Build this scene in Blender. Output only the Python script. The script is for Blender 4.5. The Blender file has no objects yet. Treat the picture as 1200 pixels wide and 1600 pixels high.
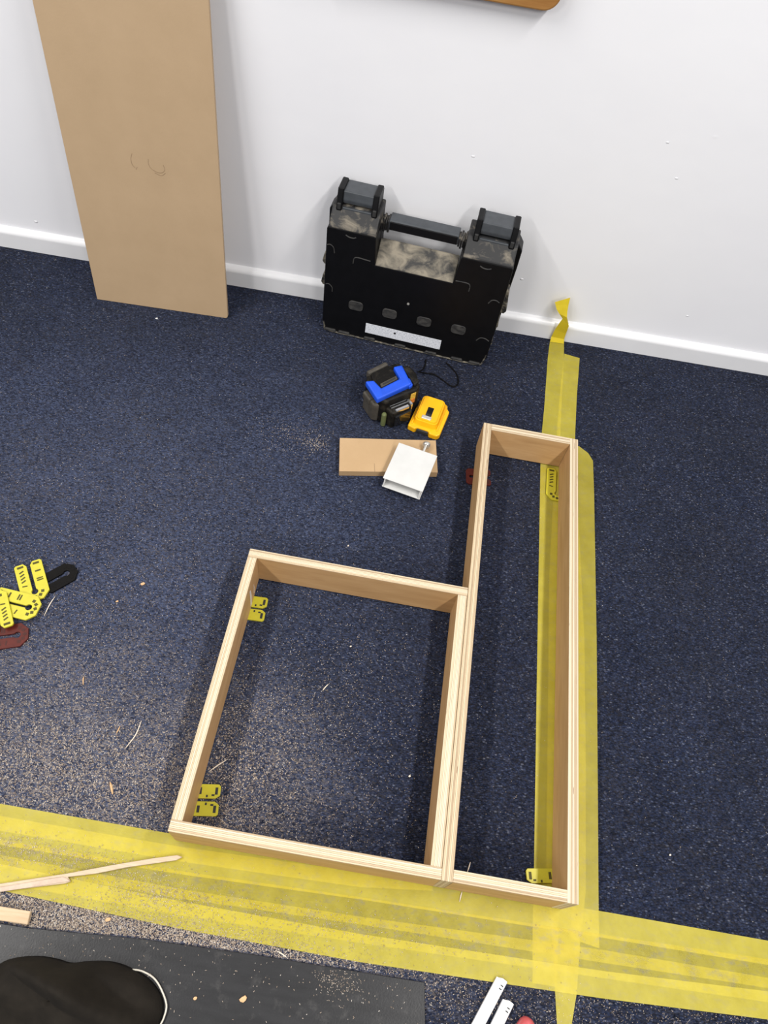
import bpy, bmesh, math, random
from mathutils import Vector, Matrix, Euler

random.seed(7)
scene = bpy.context.scene
COL = scene.collection
R = math.radians

# ------------------------------------------------------------------ camera
FPX = 1127.66                                   # focal length in pixels of the 1200x1600 frame
CAM_LOC = Vector((-.1910, -.1566, 1.3077))
CAM_ROT = Euler((.5742, -.1013, .1478), 'XYZ')
cam_data = bpy.data.cameras.new('camera')
cam_data.sensor_fit = 'VERTICAL'
cam_data.sensor_height = 36.0
cam_data.lens = FPX / 1600 * 36.0
cam_data.clip_start = .02
cam = bpy.data.objects.new('camera', cam_data)
cam.location = CAM_LOC
cam.rotation_euler = CAM_ROT
COL.objects.link(cam)
scene.camera = cam

# ------------------------------------------------------------------ world, lights, exposure
world = bpy.data.worlds.new('room_light')
scene.world = world
world.use_nodes = True
world.node_tree.nodes['Background'].inputs['Color'].default_value = (.86, .92, 1.0, 1)
world.node_tree.nodes['Background'].inputs['Strength'].default_value = .31

def area_light(name, loc, w, l, power, colour):
    d = bpy.data.lights.new(name, 'AREA')
    d.shape = 'RECTANGLE'
    d.size = w
    d.size_y = l
    d.energy = power
    d.color = colour
    o = bpy.data.objects.new(name, d)
    o.location = loc
    COL.objects.link(o)
    return o
for y_, k_ in ((.05, 1.0), (-2.1, 1.0)):            # row of fluorescent tubes, then an added pair behind camera brightening the wall
    area_light('tube_and_fill_left', (-1.75, y_, 2.5), .16, 1.5, 63 * k_, (1.0, .97, .93))
    area_light('tube_and_fill_right', (.95, y_, 2.5), .16, 1.5, 60 * k_, (1.0, .97, .93))

scene.view_settings.view_transform = 'Standard'
scene.view_settings.look = 'None'
scene.view_settings.exposure = -0.09
scene.view_settings.gamma = 1.0
scene.view_settings.use_curve_mapping = False

# ------------------------------------------------------------------ helpers
CAM_M = CAM_ROT.to_matrix()
def fl(u, v, z=0.0):
    """a pixel of the 1200x1600 photograph -> the point of the level plane z it shows"""
    d = CAM_M @ Vector(((u - 600) / FPX, -(v - 800) / FPX, -1.0))
    return CAM_LOC + d * ((z - CAM_LOC.z) / d.z)

def link(o, parent=None):
    COL.objects.link(o)
    if parent is not None:
        o.parent = parent
    return o
def tag(o, label=None, cat=None, group=None, kind=None):
    if label: o['label'] = label
    if cat: o['category'] = cat
    if group: o['group'] = group
    if kind: o['kind'] = kind
    return o
def thing(name, loc, label, cat, rz=0.0, group=None):
    o = bpy.data.objects.new(name, None)
    o.empty_display_size = .03
    o.location = loc
    o.rotation_euler = (0, 0, rz)
    link(o)
    return tag(o, label, cat, group)
def obj(name, bm, mats, parent=None, smooth=False, loc=None, rot=None):
    me = bpy.data.meshes.new(name)
    bmesh.ops.recalc_face_normals(bm, faces=bm.faces)
    bm.to_mesh(me)
    bm.free()
    for m in (mats if isinstance(mats, (list, tuple)) else [mats]):
        me.materials.append(m)
    if smooth:
        for p in me.polygons: p.use_smooth = True
    o = bpy.data.objects.new(name, me)
    if loc is not None: o.location = loc
    if rot is not None: o.rotation_euler = rot
    return link(o, parent)
def new(): return bmesh.new()

def merge(bm, other, M=None):
    me = bpy.data.meshes.new('tmp')
    other.to_mesh(me); other.free()
    if M is not None: me.transform(M)
    bm.from_mesh(me)
    bpy.data.meshes.remove(me)
    return bm
def box(bm, lo, hi, bevel=0.0, seg=1, M=None):
    b = bmesh.new()
    r = bmesh.ops.create_cube(b, size=1.0)
    lo, hi = Vector(lo), Vector(hi)
    for v in b.verts:
        v.co = Vector([lo[i] + (v.co[i] + .5) * (hi[i] - lo[i]) for i in range(3)])
    if bevel:
        bmesh.ops.bevel(b, geom=list(b.edges), offset=bevel, segments=seg, affect='EDGES', profile=.5)
    return merge(bm, b, M)
def prism(bm, poly, lo, hi, axis='Z', bevel=0.0, seg=1, M=None):
    """poly: 2-D outline, pushed along an axis. Z:(x,y)  Y:(x,z)  X:(y,z)"""
    b = bmesh.new()
    def P(p, t):
        return {'Z': (p[0], p[1], t), 'Y': (p[0], t, p[1]), 'X': (t, p[0], p[1])}[axis]
    a = [b.verts.new(P(p, lo)) for p in poly]
    c = [b.verts.new(P(p, hi)) for p in poly]
    b.faces.new(a[::-1]); b.faces.new(c)
    n = len(poly)
    for i in range(n):
        b.faces.new((a[i], a[(i + 1) % n], c[(i + 1) % n], c[i]))
    bmesh.ops.recalc_face_normals(b, faces=b.faces)
    if bevel:
        bmesh.ops.bevel(b, geom=list(b.edges), offset=bevel, segments=seg, affect='EDGES', profile=.5)
    return merge(bm, b, M)
def tube(bm, pts, r, n=8, taper=None):
    pts = [Vector(p) for p in pts]
    rings = []
    for i, p in enumerate(pts):
        d = (pts[min(i + 1, len(pts) - 1)] - pts[max(i - 1, 0)]).normalized()
        s = d.cross(Vector((0, 0, 1)))
        if s.length < 1e-4: s = d.cross(Vector((1, 0, 0)))
        s.normalize(); t = s.cross(d).normalized()
        rr = r if taper is None else r * taper[i]
        rings.append([bm.verts.new(p + (s * math.cos(2 * math.pi * k / n) + t * math.sin(2 * math.pi * k / n)) * rr) for k in range(n)])
    for a, c in zip(rings, rings[1:]):
        for k in range(n):
            bm.faces.new((a[k], a[(k + 1) % n], c[(k + 1) % n], c[k]))
    bm.faces.new(rings[0][::-1]); bm.faces.new(rings[-1])
    return bm
def smooth_path(pts, k=8):
    """Catmull-Rom through the points"""
    P = [Vector(p) for p in pts]
    P = [P[0] * 2 - P[1]] + P + [P[-1] * 2 - P[-2]]
    out = []
    for i in range(1, len(P) - 2):
        for j in range(k):
            t = j / k
            a, b, c, d = P[i - 1], P[i], P[i + 1], P[i + 2]
            out.append(.5 * ((2 * b) + (c - a) * t + (2 * a - 5 * b + 4 * c - d) * t * t + (3 * b - a - 3 * c + d) * t ** 3))
    out.append(P[-2])
    return out
def lathe(bm, prof, n=20, M=None):
    b = bmesh.new()
    rings = []
    for r, z in prof:
        rings.append([b.verts.new((max(r, 1e-5) * math.cos(2 * math.pi * k / n), max(r, 1e-5) * math.sin(2 * math.pi * k / n), z)) for k in range(n)])
    for a, c in zip(rings, rings[1:]):
        for k in range(n):
            b.faces.new((a[k], a[(k + 1) % n], c[(k + 1) % n], c[k]))
    b.faces.new(rings[0][::-1]); b.faces.new(rings[-1])
    return merge(bm, b, M)
def rounded(w, h, r, n=5, cx=0, cy=0):
    out = []
    for sx, sy, a0 in ((1, 1, 0), (-1, 1, 90), (-1, -1, 180), (1, -1, 270)):
        for i in range(n + 1):
            a = R(a0 + 90 * i / n)
            out.append((cx + sx * (w / 2 - r) + r * math.cos(a), cy + sy * (h / 2 - r) + r * math.sin(a)))
    return out

# ------------------------------------------------------------------ materials
class NT:
    def __init__(s, name):
        s.m = bpy.data.materials.new(name); s.m.use_nodes = True
        s.t = s.m.node_tree; s.N = s.t.nodes; s.L = s.t.links
        s.b = s.N['Principled BSDF']
        s.tc = s.N.new('ShaderNodeTexCoord')
    def node(s, t, **kw):
        n = s.N.new(t)
        for k, v in kw.items(): setattr(n, k, v)
        return n
    def set(s, sock, v):
        if hasattr(v, 'is_output') or hasattr(v, 'links'): s.L.new(v, sock)
        else: sock.default_value = v
    def mapping(s, scale=(1, 1, 1), src='Object', rot=(0, 0, 0), loc=(0, 0, 0)):
        n = s.node('ShaderNodeMapping')
        s.L.new(s.tc.outputs[src], n.inputs['Vector'])
        n.inputs['Scale'].default_value = scale; n.inputs['Rotation'].default_value = rot; n.inputs['Location'].default_value = loc
        return n.outputs['Vector']
    def noise(s, vec, scale=5, detail=3, rough=.55, dist=0.0):
        n = s.node('ShaderNodeTexNoise')
        s.L.new(vec, n.inputs['Vector'])
        n.inputs['Scale'].default_value = scale; n.inputs['Detail'].default_value = detail
        n.inputs['Roughness'].default_value = rough; n.inputs['Distortion'].default_value = dist
        return n.outputs['Fac']
    def voronoi(s, vec, scale, out='Distance', feature='F1'):
        n = s.node('ShaderNodeTexVoronoi', feature=feature)
        s.L.new(vec, n.inputs['Vector']); n.inputs['Scale'].default_value = scale
        return n.outputs[out]
    def ramp(s, fac, stops, interp='LINEAR'):
        n = s.node('ShaderNodeValToRGB'); e = n.color_ramp.elements; n.color_ramp.interpolation = interp
        while len(e) < len(stops): e.new(.5)
        for el, (p, c) in zip(e, stops):
            el.position = p
            el.color = (c, c, c, 1) if isinstance(c, (int, float)) else (*c, 1)
        s.L.new(fac, n.inputs['Fac'])
        return n.outputs['Color']
    def mix(s, fac, a, b, mode='MIX'):
        n = s.node('ShaderNodeMix', data_type='RGBA', blend_type=mode)
        s.set(n.inputs[0], fac)
        for i, v in ((6, a), (7, b)):
            if isinstance(v, tuple): n.inputs[i].default_value = (*v, 1)
            else: s.L.new(v, n.inputs[i])
        return n.outputs[2]
    def math(s, op, a, b=0.0, c=None):
        n = s.node('ShaderNodeMath', operation=op)
        s.set(n.inputs[0], a); s.set(n.inputs[1], b)
        if c is not None: s.set(n.inputs[2], c)
        return n.outputs[0]
    def bump(s, h, strength=.3, dist=.001):
        n = s.node('ShaderNodeBump')
        s.L.new(h, n.inputs['Height']); n.inputs['Strength'].default_value = strength; n.inputs['Distance'].default_value = dist
        s.L.new(n.outputs['Normal'], s.b.inputs['Normal'])
    def base(s, v):
        if isinstance(v, tuple): s.b.inputs['Base Color'].default_value = (*v, 1)
        else: s.L.new(v, s.b.inputs['Base Color'])
        return s
    def pbr(s, rough=.5, metal=0.0, spec=.5):
        s.set(s.b.inputs['Roughness'], rough); s.b.inputs['Metallic'].default_value = metal
        s.b.inputs['Specular IOR Level'].default_value = spec
        return s

def plain(name, col, rough=.5, metal=0.0, spec=.5, var=.12, scale=60, bump=0.0):
    n = NT(name)
    f = n.noise(n.mapping(), scale, 3)
    lo = tuple(c * (1 - var) for c in col); hi = tuple(min(1, c * (1 + var)) for c in col)
    n.base(n.ramp(f, [(.3, lo), (.7, hi)])).pbr(rough, metal, spec)
    if bump: n.bump(n.noise(n.mapping(), scale * 6, 3), bump, .0006)
    return n.m

def make_carpet():
    n = NT('navy_carpet')
    v = n.mapping()
    vs = n.mapping(scale=(.80, 1.45, 1.0), rot=(0, 0, R(-16)))
    cell = n.voronoi(vs, 290, 'Color')
    sep = n.node('ShaderNodeSeparateColor'); n.L.new(cell, sep.inputs[0])
    dist = n.voronoi(vs, 290, 'Distance')
    fine = n.noise(v, 900, 2)
    base = n.ramp(sep.outputs[0], [(0, (.0030, .0054, .0165)), (.5, (.0088, .0142, .039)), (.80, (.020, .029, .066)), (.94, (.044, .057, .110)), (1, (.155, .17, .225))])
    base = n.mix(n.ramp(fine, [(.35, 0.), (.8, .6)]), base, (.020, .029, .060))
    gaps = n.ramp(dist, [(.25, 1.15), (.75, .22)])
    base = n.mix(1.0, base, n.ramp(n.noise(v, 5, 4, .6), [(.3, .75), (.7, 1.25)]), 'MULTIPLY')
    base = n.mix(1.0, base, gaps, 'MULTIPLY')
    # wood dust trodden into the pile: worst at the near left, patchy elsewhere
    sx = n.node('ShaderNodeSeparateXYZ'); n.L.new(n.tc.outputs['Object'], sx.inputs[0])
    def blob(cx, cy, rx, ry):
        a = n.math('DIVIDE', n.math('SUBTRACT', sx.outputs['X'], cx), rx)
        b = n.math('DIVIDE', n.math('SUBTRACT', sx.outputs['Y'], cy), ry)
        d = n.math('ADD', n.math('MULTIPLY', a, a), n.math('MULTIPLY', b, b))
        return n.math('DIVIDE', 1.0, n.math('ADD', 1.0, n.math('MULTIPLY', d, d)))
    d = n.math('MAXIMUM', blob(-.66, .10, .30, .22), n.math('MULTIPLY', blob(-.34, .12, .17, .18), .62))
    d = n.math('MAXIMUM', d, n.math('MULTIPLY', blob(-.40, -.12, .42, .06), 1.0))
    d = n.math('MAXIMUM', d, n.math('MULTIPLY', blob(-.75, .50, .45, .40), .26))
    grey = n.math('MULTIPLY', n.math('MAXIMUM', blob(-.70, .62, .60, .55), .18), n.ramp(n.noise(v, 4, 4, .6), [(.3, .7), (.7, 1.2)]))  # far-left dust film with bluish lens haze put into the colour
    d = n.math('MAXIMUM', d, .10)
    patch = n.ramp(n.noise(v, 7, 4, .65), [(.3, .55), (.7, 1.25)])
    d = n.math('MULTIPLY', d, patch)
    spk = n.ramp(n.math('ADD', n.math('MULTIPLY', n.noise(v, 420, 3, .7), .75), n.math('MULTIPLY', sep.outputs[1], .25)), [(.40, 0.), (.66, 1.)])
    fac = n.math('MULTIPLY', n.math('MULTIPLY', spk, d), 1.0)
    dust = n.mix(sep.outputs[2], (.33, .28, .245), (.17, .18, .225))
    col = n.mix(fac, base, dust)
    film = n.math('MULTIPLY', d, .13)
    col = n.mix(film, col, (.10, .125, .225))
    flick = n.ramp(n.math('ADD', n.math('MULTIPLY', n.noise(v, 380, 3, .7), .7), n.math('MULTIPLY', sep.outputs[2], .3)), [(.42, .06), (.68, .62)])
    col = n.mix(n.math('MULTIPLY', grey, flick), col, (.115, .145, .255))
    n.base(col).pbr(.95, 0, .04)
    n.b.inputs['Sheen Weight'].default_value = .02
    n.b.inputs['Sheen Roughness'].default_value = .5
    wv = n.node('ShaderNodeTexWave', wave_type='BANDS', bands_direction='Y')
    n.L.new(n.mapping(rot=(0, 0, R(-17))), wv.inputs['Vector'])
    wv.inputs['Scale'].default_value = 88; wv.inputs['Distortion'].default_value = 2.5; wv.inputs['Detail'].default_value = 2; wv.inputs['Detail Scale'].default_value = 2.0
    h = n.math('ADD', n.math('ADD', n.math('MULTIPLY', dist, -.9), n.math('MULTIPLY', fine, .8)), n.math('MULTIPLY', wv.outputs['Fac'], .45))
    n.bump(h, .9, .0035)
    return n.m

def make_wall():
    n = NT('white_wall_paint')
    v = n.mapping()
    f = n.noise(v, 3, 4)
    n.base(n.ramp(f, [(.3, (.85, .85, .885)), (.7, (.88, .88, .91))])).pbr(.45, 0, .35)
    dents = n.ramp(n.voronoi(n.mapping(scale=(1, 1, 1.9)), 4.2), [(0, 1.0), (.035, 0.)])
    lumps = n.noise(n.mapping(scale=(1, 1, 1.6)), 7, 3, .5)
    h = n.math('ADD', n.math('MULTIPLY', lumps, .7), n.math('ADD', n.math('MULTIPLY', dents, .25), n.math('MULTIPLY', n.noise(v, 320, 2), .08)))
    n.bump(h, .16, .006)
    return n.m

def make_tape(name='translucent_yellow_tape', a0=.47, a1=.55, grime=.3):
    n = NT(name)
    v = n.mapping()
    f = n.noise(n.mapping(scale=(1, 1, 1)), 22, 5, .65)
    scuff = n.ramp(n.noise(n.mapping(scale=(1, 1.8, 1)), 46, 6, .72), [(.50, 0.), (.72, 1.)])
    col = n.ramp(f, [(.3, (.67, .56, .060)), (.7, (.72, .61, .080))])
    col = n.mix(n.math('MULTIPLY', scuff, grime), col, (.46, .42, .30))
    n.base(col).pbr(.45, 0, .35)
    n.bump(n.noise(v, 150, 4, .6), .35, .0012)
    tr = n.node('ShaderNodeBsdfTransparent'); tr.inputs['Color'].default_value = (1, .95, .6, 1)
    mx = n.node('ShaderNodeMixShader')
    fac = n.ramp(f, [(.25, a0), (.75, a1)])
    n.L.new(fac, mx.inputs[0]); n.L.new(tr.outputs[0], mx.inputs[1]); n.L.new(n.b.outputs[0], mx.inputs[2])
    n.L.new(mx.outputs[0], n.N['Material Output'].inputs['Surface'])
    return n.m

def make_ply_face():
    n = NT('birch_plywood_face')
    info = n.node('ShaderNodeObjectInfo')
    vec = n.node('ShaderNodeVectorMath', operation='ADD')
    n.L.new(n.mapping(scale=(2.2, 9, 14)), vec.inputs[0])
    cmb = n.node('ShaderNodeCombineXYZ')
    n.L.new(n.math('MULTIPLY', info.outputs['Random'], 40.0), cmb.inputs[0]); n.L.new(cmb.outputs[0], vec.inputs[1])
    g = n.noise(vec.outputs[0], 3.5, 5, .6, .8)
    fine = n.noise(n.mapping(scale=(10, 60, 120)), 6, 3)
    c = n.ramp(g, [(.25, (.45, .265, .115)), (.5, (.53, .325, .15)), (.75, (.60, .385, .19))])
    c = n.mix(n.math('MULTIPLY', fine, .16), c, (.33, .18, .07))
    n.base(c).pbr(.5, 0, .35)
    n.bump(fine, .12, .0004)
    return n.m
def make_ply_edge():
    n = NT('birch_plywood_edge')
    sx = n.node('ShaderNodeSeparateXYZ'); n.L.new(n.tc.outputs['Object'], sx.inputs[0])
    info = n.node('ShaderNodeObjectInfo')
    long_ = n.noise(n.mapping(scale=(1.3, 30, 3)), 5, 4, .6)
    y = n.math('ADD', sx.outputs['Y'], n.math('MULTIPLY', n.math('SUBTRACT', long_, .5), .0006))
    t = n.math('DIVIDE', n.math('ADD', y, .009), .018)                  # 0..1 across the sheet
    k = n.math('MULTIPLY', t, 7.0)
    fr = n.math('FRACT', k)
    ply = n.math('FLOOR', k)
    wn = n.node('ShaderNodeTexWhiteNoise', noise_dimensions='2D')
    cm = n.node('ShaderNodeCombineXYZ'); n.L.new(ply, cm.inputs[0]); n.L.new(n.math('MULTIPLY', info.outputs['Random'], 91.0), cm.inputs[1])
    n.L.new(cm.outputs[0], wn.inputs['Vector'])
    c = n.ramp(wn.outputs['Value'], [(0, (.36, .25, .145)), (.35, (.55, .425, .265)), (.7, (.655, .545, .375)), (1, (.70, .60, .445))])
    glue = n.ramp(fr, [(0, 1.), (.16, 1.), (.30, 0.)])
    gstr = n.math('MULTIPLY', glue, n.ramp(n.noise(n.mapping(scale=(.9, 260, 2)), 6, 3, .6), [(.32, .25), (.60, 1.)]))
    c = n.mix(gstr, c, (.17, .095, .05))
    g2 = n.noise(n.mapping(scale=(18, 400, 18)), 3, 3)
    c = n.mix(n.math('MULTIPLY', g2, .25), c, (.72, .63, .48))
    void = n.ramp(n.noise(n.mapping(scale=(4.5, 90, 4.5)), 4.2, 2, .5), [(.715, 0.), (.74, .9)])
    c = n.mix(void, c, (.16, .08, .04))
    n.base(c).pbr(.6, 0, .3)
    n.bump(n.math('ADD', n.math('MULTIPLY', glue, -.6), g2), .2, .0006)
    return n.m
def make_mdf(name, a, b):
    n = NT(name)
    v = n.mapping()
    f = n.noise(v, 9, 6, .65)
    sp = n.ramp(n.noise(v, 260, 3, .7), [(.62, 0.), (.75, .5)])
    c = n.ramp(f, [(.3, a), (.7, b)])
    c = n.mix(n.math('MULTIPLY', sp, .35), c, tuple(x * .72 for x in a))
    n.base(c).pbr(.55, 0, .3)
    n.bump(n.math('ADD', n.noise(v, 300, 2), n.math('MULTIPLY', n.ramp(n.noise(v, 26, 5, .7), [(.55, 0.), (.75, 1.)]), .5)), .25, .0007)
    return n.m
def make_dusty(name, base, dust, lo, hi, scale=26, rough=.55, spec=.5):
    n = NT(name)
    v = n.mapping()
    f = n.noise(n.mapping(scale=(1, 1, 1.6)), scale, 6, .62, .6)
    m = n.ramp(f, [(lo, 0.), (hi, 1.)])
    n.base(n.mix(m, base, dust)).pbr(n.ramp(m, [(0, rough), (1, .9)]), 0, spec)
    n.bump(n.noise(v, 500, 2), .15, .0004)
    return n.m
def make_label():
    n = NT('printed_white_sticker')
    sx = n.node('ShaderNodeSeparateXYZ'); n.L.new(n.tc.outputs['Object'], sx.inputs[0])
    row = n.math('FRACT', n.math('MULTIPLY', sx.outputs['Z'], 210.0))
    rowm = n.ramp(row, [(.30, 0.), (.36, 1.), (.74, 1.), (.8, 0.)])
    ink = n.ramp(n.noise(n.mapping(scale=(330, 1, 190)), 1.0, 2, .6), [(.45, 0.), (.56, 1.)])
    n.base(n.mix(n.math('MULTIPLY', n.math('MULTIPLY', rowm, ink), .55), (.76, .78, .83), (.20, .22, .30))).pbr(.4)
    return n.m
def make_mat():
    n = NT('dark_rubber_mat')
    v = n.mapping()
    f = n.noise(n.mapping(scale=(1, 5, 1)), 14, 5, .6)
    dust = n.ramp(n.noise(v, 34, 6, .72), [(.56, 0.), (.8, .7)])
    c = n.ramp(f, [(.3, (.016, .016, .0175)), (.7, (.025, .025, .027))])
    c = n.mix(n.math('MULTIPLY', dust, .30), c, (.20, .19, .18))
    n.base(c).pbr(.38, 0, .3)
    n.bump(n.noise(v, 380, 3), .3, .0006)
    return n.m
def make_timber(name, a, b, scale=(3, 40, 40)):
    n = NT(name)
    f = n.noise(n.mapping(scale=scale), 4, 5, .6, .5)
    n.base(n.ramp(f, [(.3, a), (.7, b)])).pbr(.6, 0, .3)
    n.bump(f, .2, .0006)
    return n.m
def make_dust():
    n = NT('wood_dust')
    info = n.node('ShaderNodeNewGeometry')
    c = n.ramp(info.outputs['Random Per Island'], [(0, (.24, .18, .135)), (.4, (.42, .335, .26)), (.8, (.54, .46, .385)), (1, (.68, .64, .59))])
    n.base(c).pbr(.8, 0, .2)
    return n.m

M_CARPET = make_carpet(); M_WALL = make_wall(); M_TAPE = make_tape(); M_TAPE_WORN = make_tape('worn_translucent_yellow_tape', .34, .46, .75)
M_FACE = make_ply_face(); M_EDGE = make_ply_edge()
M_SKIRT = plain('white_gloss_paint', (.82, .82, .84), .22, 0, .5, .03, 8)
M_MDF = make_mdf('mdf_sheet', (.43, .305, .185), (.465, .332, .205))
M_MDF2 = make_mdf('mdf_offcut_face', (.45, .30, .16), (.50, .34, .19))
M_PLASTIC = plain('black_plastic', (.0035, .0035, .0042), .45, 0, .22, .2, 40, .1)
M_GREYPL = plain('dark_grey_plastic', (.050, .056, .064), .45, 0, .5, .15, 60, .1)
M_DUSTY = make_dusty('dusty_black_plastic', (.010, .010, .011), (.24, .21, .165), .52, .74)
M_RECESS = make_dusty('very_dusty_black_plastic', (.02, .019, .018), (.25, .22, .17), .38, .62, 24)
M_PAD = make_dusty('scuffed_black_plastic', (.014, .014, .015), (.055, .052, .048), .35, .7, 50)
M_RIM = make_dusty('dusty_rim_plastic', (.02, .02, .02), (.20, .175, .13), .42, .62, 60)
M_LABEL = make_label()
M_RUBBER = make_mat()
M_BLUE = plain('bright_blue_plastic', (.012, .085, .66), .38, 0, .5, .1, 50)
M_TOOLBLACK = make_dusty('tool_black_rubber', (.0055, .005, .0045), (.040, .034, .024), .50, .80, 60, .55, .22)
M_TOOLGREY = plain('worn_grey_rubber', (.062, .055, .045), .6, 0, .4, .25, 80, .2)
M_GLASS = plain('smoked_window', (.012, .012, .012), .06, 0, .8, .1, 30)
M_CHROME = plain('chrome_trim', (.55, .55, .55), .22, .9, .5, .08, 60)
M_ORANGE = plain('orange_print', (.60, .20, .04), .5, 0, .4, .3, 200)
M_GOLD = plain('yellow_print', (.62, .40, .06), .5, 0, .4, .3, 200)
M_AMBER = plain('amber_yellow_plastic', (.88, .44, .006), .36, 0, .5, .06, 40)
M_SILVER = plain('silver_sticker', (.62, .60, .56), .3, .5, .5, .15, 150)
M_ALU = plain('white_powder_coated_metal', (.60, .60, .585), .38, .0, .5, .04, 30)
M_STEEL = plain('zinc_plated_steel', (.66, .64, .60), .3, .75, .5, .12, 200)
M_PACK_Y = plain('yellow_packer_plastic', (.52, .465, .026), .45, 0, .45, .06, 60)
M_PACK_R = plain('red_packer_plastic', (.080, .011, .007), .5, 0, .25, .2, 90)
M_PACK_B = plain('black_packer_plastic', (.0035, .003, .0028), .6, 0, .12, .2, 90)
M_HOLE = plain('moulded_mark', (.07, .06, .010), .6, 0, .3, .1, 60)
M_HOLER = plain('moulded_mark_dark', (.05, .012, .009), .6, 0, .3, .1, 60)
M_CLOTH = plain('black_cloth', (.0135, .0108, .0080), .92, 0, .2, .25, 40, .4)
M_CORD = plain('pale_cord', (.62, .58, .50), .7, 0, .3, .1, 120)
M_WHITE = plain('white_enamel', (.74, .74, .75), .32, 0, .5, .02, 40)
M_INK = plain('black_print', (.03, .03, .03), .6, 0, .3, .1, 60)
M_PENCIL = plain('pencil_line', (.27, .18, .105), .7, 0, .2, .2, 90)
M_RED = plain('red_handle_plastic', (.50, .085, .095), .25, 0, .6, .12, 40)
M_PINE = make_timber('pale_timber', (.50, .36, .22), (.60, .46, .31))
M_STRIP = make_timber('raw_plywood_strip', (.46, .34, .22), (.60, .49, .36), (6, 120, 60))
M_PLAQUE = make_timber('stained_wood', (.30, .135, .035), (.40, .20, .06), (3, 10, 30))
M_DUST = make_dust()
M_CHIP = make_timber('tan_wood_chip', (.52, .31, .15), (.66, .43, .24), (60, 200, 60))
M_SLIVER = make_timber('pale_wood_sliver', (.66, .55, .44), (.80, .71, .60), (60, 300, 60))

# ------------------------------------------------------------------ the setting
bm = new()
bmesh.ops.create_grid(bm, x_segments=1, y_segments=1, size=.5)
for v in bm.verts: v.co = Vector((v.co.x * 5.0 - .3, v.co.y * 4.0 - .62, 0))
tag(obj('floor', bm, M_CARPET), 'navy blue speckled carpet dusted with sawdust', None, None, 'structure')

WALL_A = R(1.06)                                # the wall runs one degree off the frames
WALL_O = Vector((-1.30, 1.3115, 0))             # foot of the skirting at the left of the picture
def wall_pt(s, d, z):                           # s along the wall, d out from the skirting's face (negative = into the wall)
    return WALL_O + Vector((math.cos(WALL_A), math.sin(WALL_A), 0)) * s + Vector((math.sin(WALL_A), -math.cos(WALL_A), 0)) * d + Vector((0, 0, z))
bm = new()
box(bm, (-1.2, 0, 0), (3.4, .10, 2.5))
tag(obj('wall_back', bm, M_WALL, None, False, wall_pt(0, -.015, 0), (0, 0, WALL_A)), 'white painted wall with small dents', None, None, 'structure')
WALL = bpy.data.objects['wall_back']
for s_, z_, w_, h_ in ((1.168, .447, .0045, .0022), (1.55, .545, .004, .002), (1.60, .475, .0045, .002), (1.35, .16, .005, .003), (.115, .085, .006, .0035), (1.78, .135, .005, .0015)):
    bm = new()
    bmesh.ops.create_icosphere(bm, subdivisions=1, radius=1.0)
    for v in bm.verts: v.co = Vector((v.co.x * w_, v.co.y * .0012, v.co.z * h_))
    obj('paint_nick', bm, M_SKIRT, WALL, True, (s_, 0, z_))
bm = new()
prof = [(0, 0), (0, .0425), (.0004, .0450), (.0014, .0475), (.003, .0500), (.0052, .0522), (.008, .0542), (.0114, .0558), (.0150, .0570), (.0150, 0)]
prism(bm, prof, -1.2, 3.4, 'X')
o = obj('baseboard_back', bm, M_SKIRT, None, False, wall_pt(0, 0, 0), (0, 0, WALL_A))
tag(o, 'low white gloss skirting board with rounded top', None, None, 'structure')

# ------------------------------------------------------------------ plywood frames
T = .018
Z0, Z1 = .0042, .0885
def ply_board(parent, a, b, name='board'):
    """upright plywood board with its centre line from a to b (parent's plan coordinates)"""
    a, b = Vector(a), Vector(b)
    L = (b - a).length
    bm = new()
    box(bm, (-L / 2, -T / 2, Z0), (L / 2, T / 2, Z1), .0007)
    for f in bm.faces:
        f.material_index = 0 if abs(f.normal.y) > .9 else 1
    c = (a + b) / 2
    return obj(name, bm, [M_FACE, M_EDGE], parent, False, (c.x, c.y, 0), (0, 0, math.atan2(b.y - a.y, b.x - a.x)))
W1, H1, W2, L2 = .4254, .5090, .2145, .9301
sq = thing('plywood_box', (-.0002, 0, 0), 'nearly square open plywood box on the carpet, left of the long narrow one', 'box')
h = T / 2
ply_board(sq, (-W1, h), (0, h)); ply_board(sq, (-W1, H1 - h), (-.0004, H1 - h))
ply_board(sq, (-W1 + h, T), (-W1 + h, H1 - T)); ply_board(sq, (-h - .0002, T), (-h - .0005, H1 - T))
bm = new()
for i, (y0, y1, z0, z1) in enumerate(((.425, .437, .012, .066), (.452, .458, .018, .046))):
    prism(bm, [(y0, z0), (y0 + .003, (z0 + z1) / 2 - .006), (y0 + .004, z1), (y1 - .002, z1 - .004), (y1, (z0 + z1) / 2), (y1 - .004, z0 - .004)], -W1 + T, -W1 + T + .0004, 'X')
tag(obj('glue_smear', bm, plain('white_glue', (.74, .70, .66), .5, 0, .4, .05)), 'pale glue smear on the inner face near the far left corner').parent = sq
tall = thing('plywood_box', (.0002, 0, 0), 'long narrow open plywood box on the carpet over the upright yellow tape strips', 'box')
ply_board(tall, (h, 0), (h, L2)); ply_board(tall, (W2 - h, 0), (W2 - h, L2))
ply_board(tall, (T, h), (W2 - T, h)); ply_board(tall, (T, L2 - h), (W2 - T, L2 - h))

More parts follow.
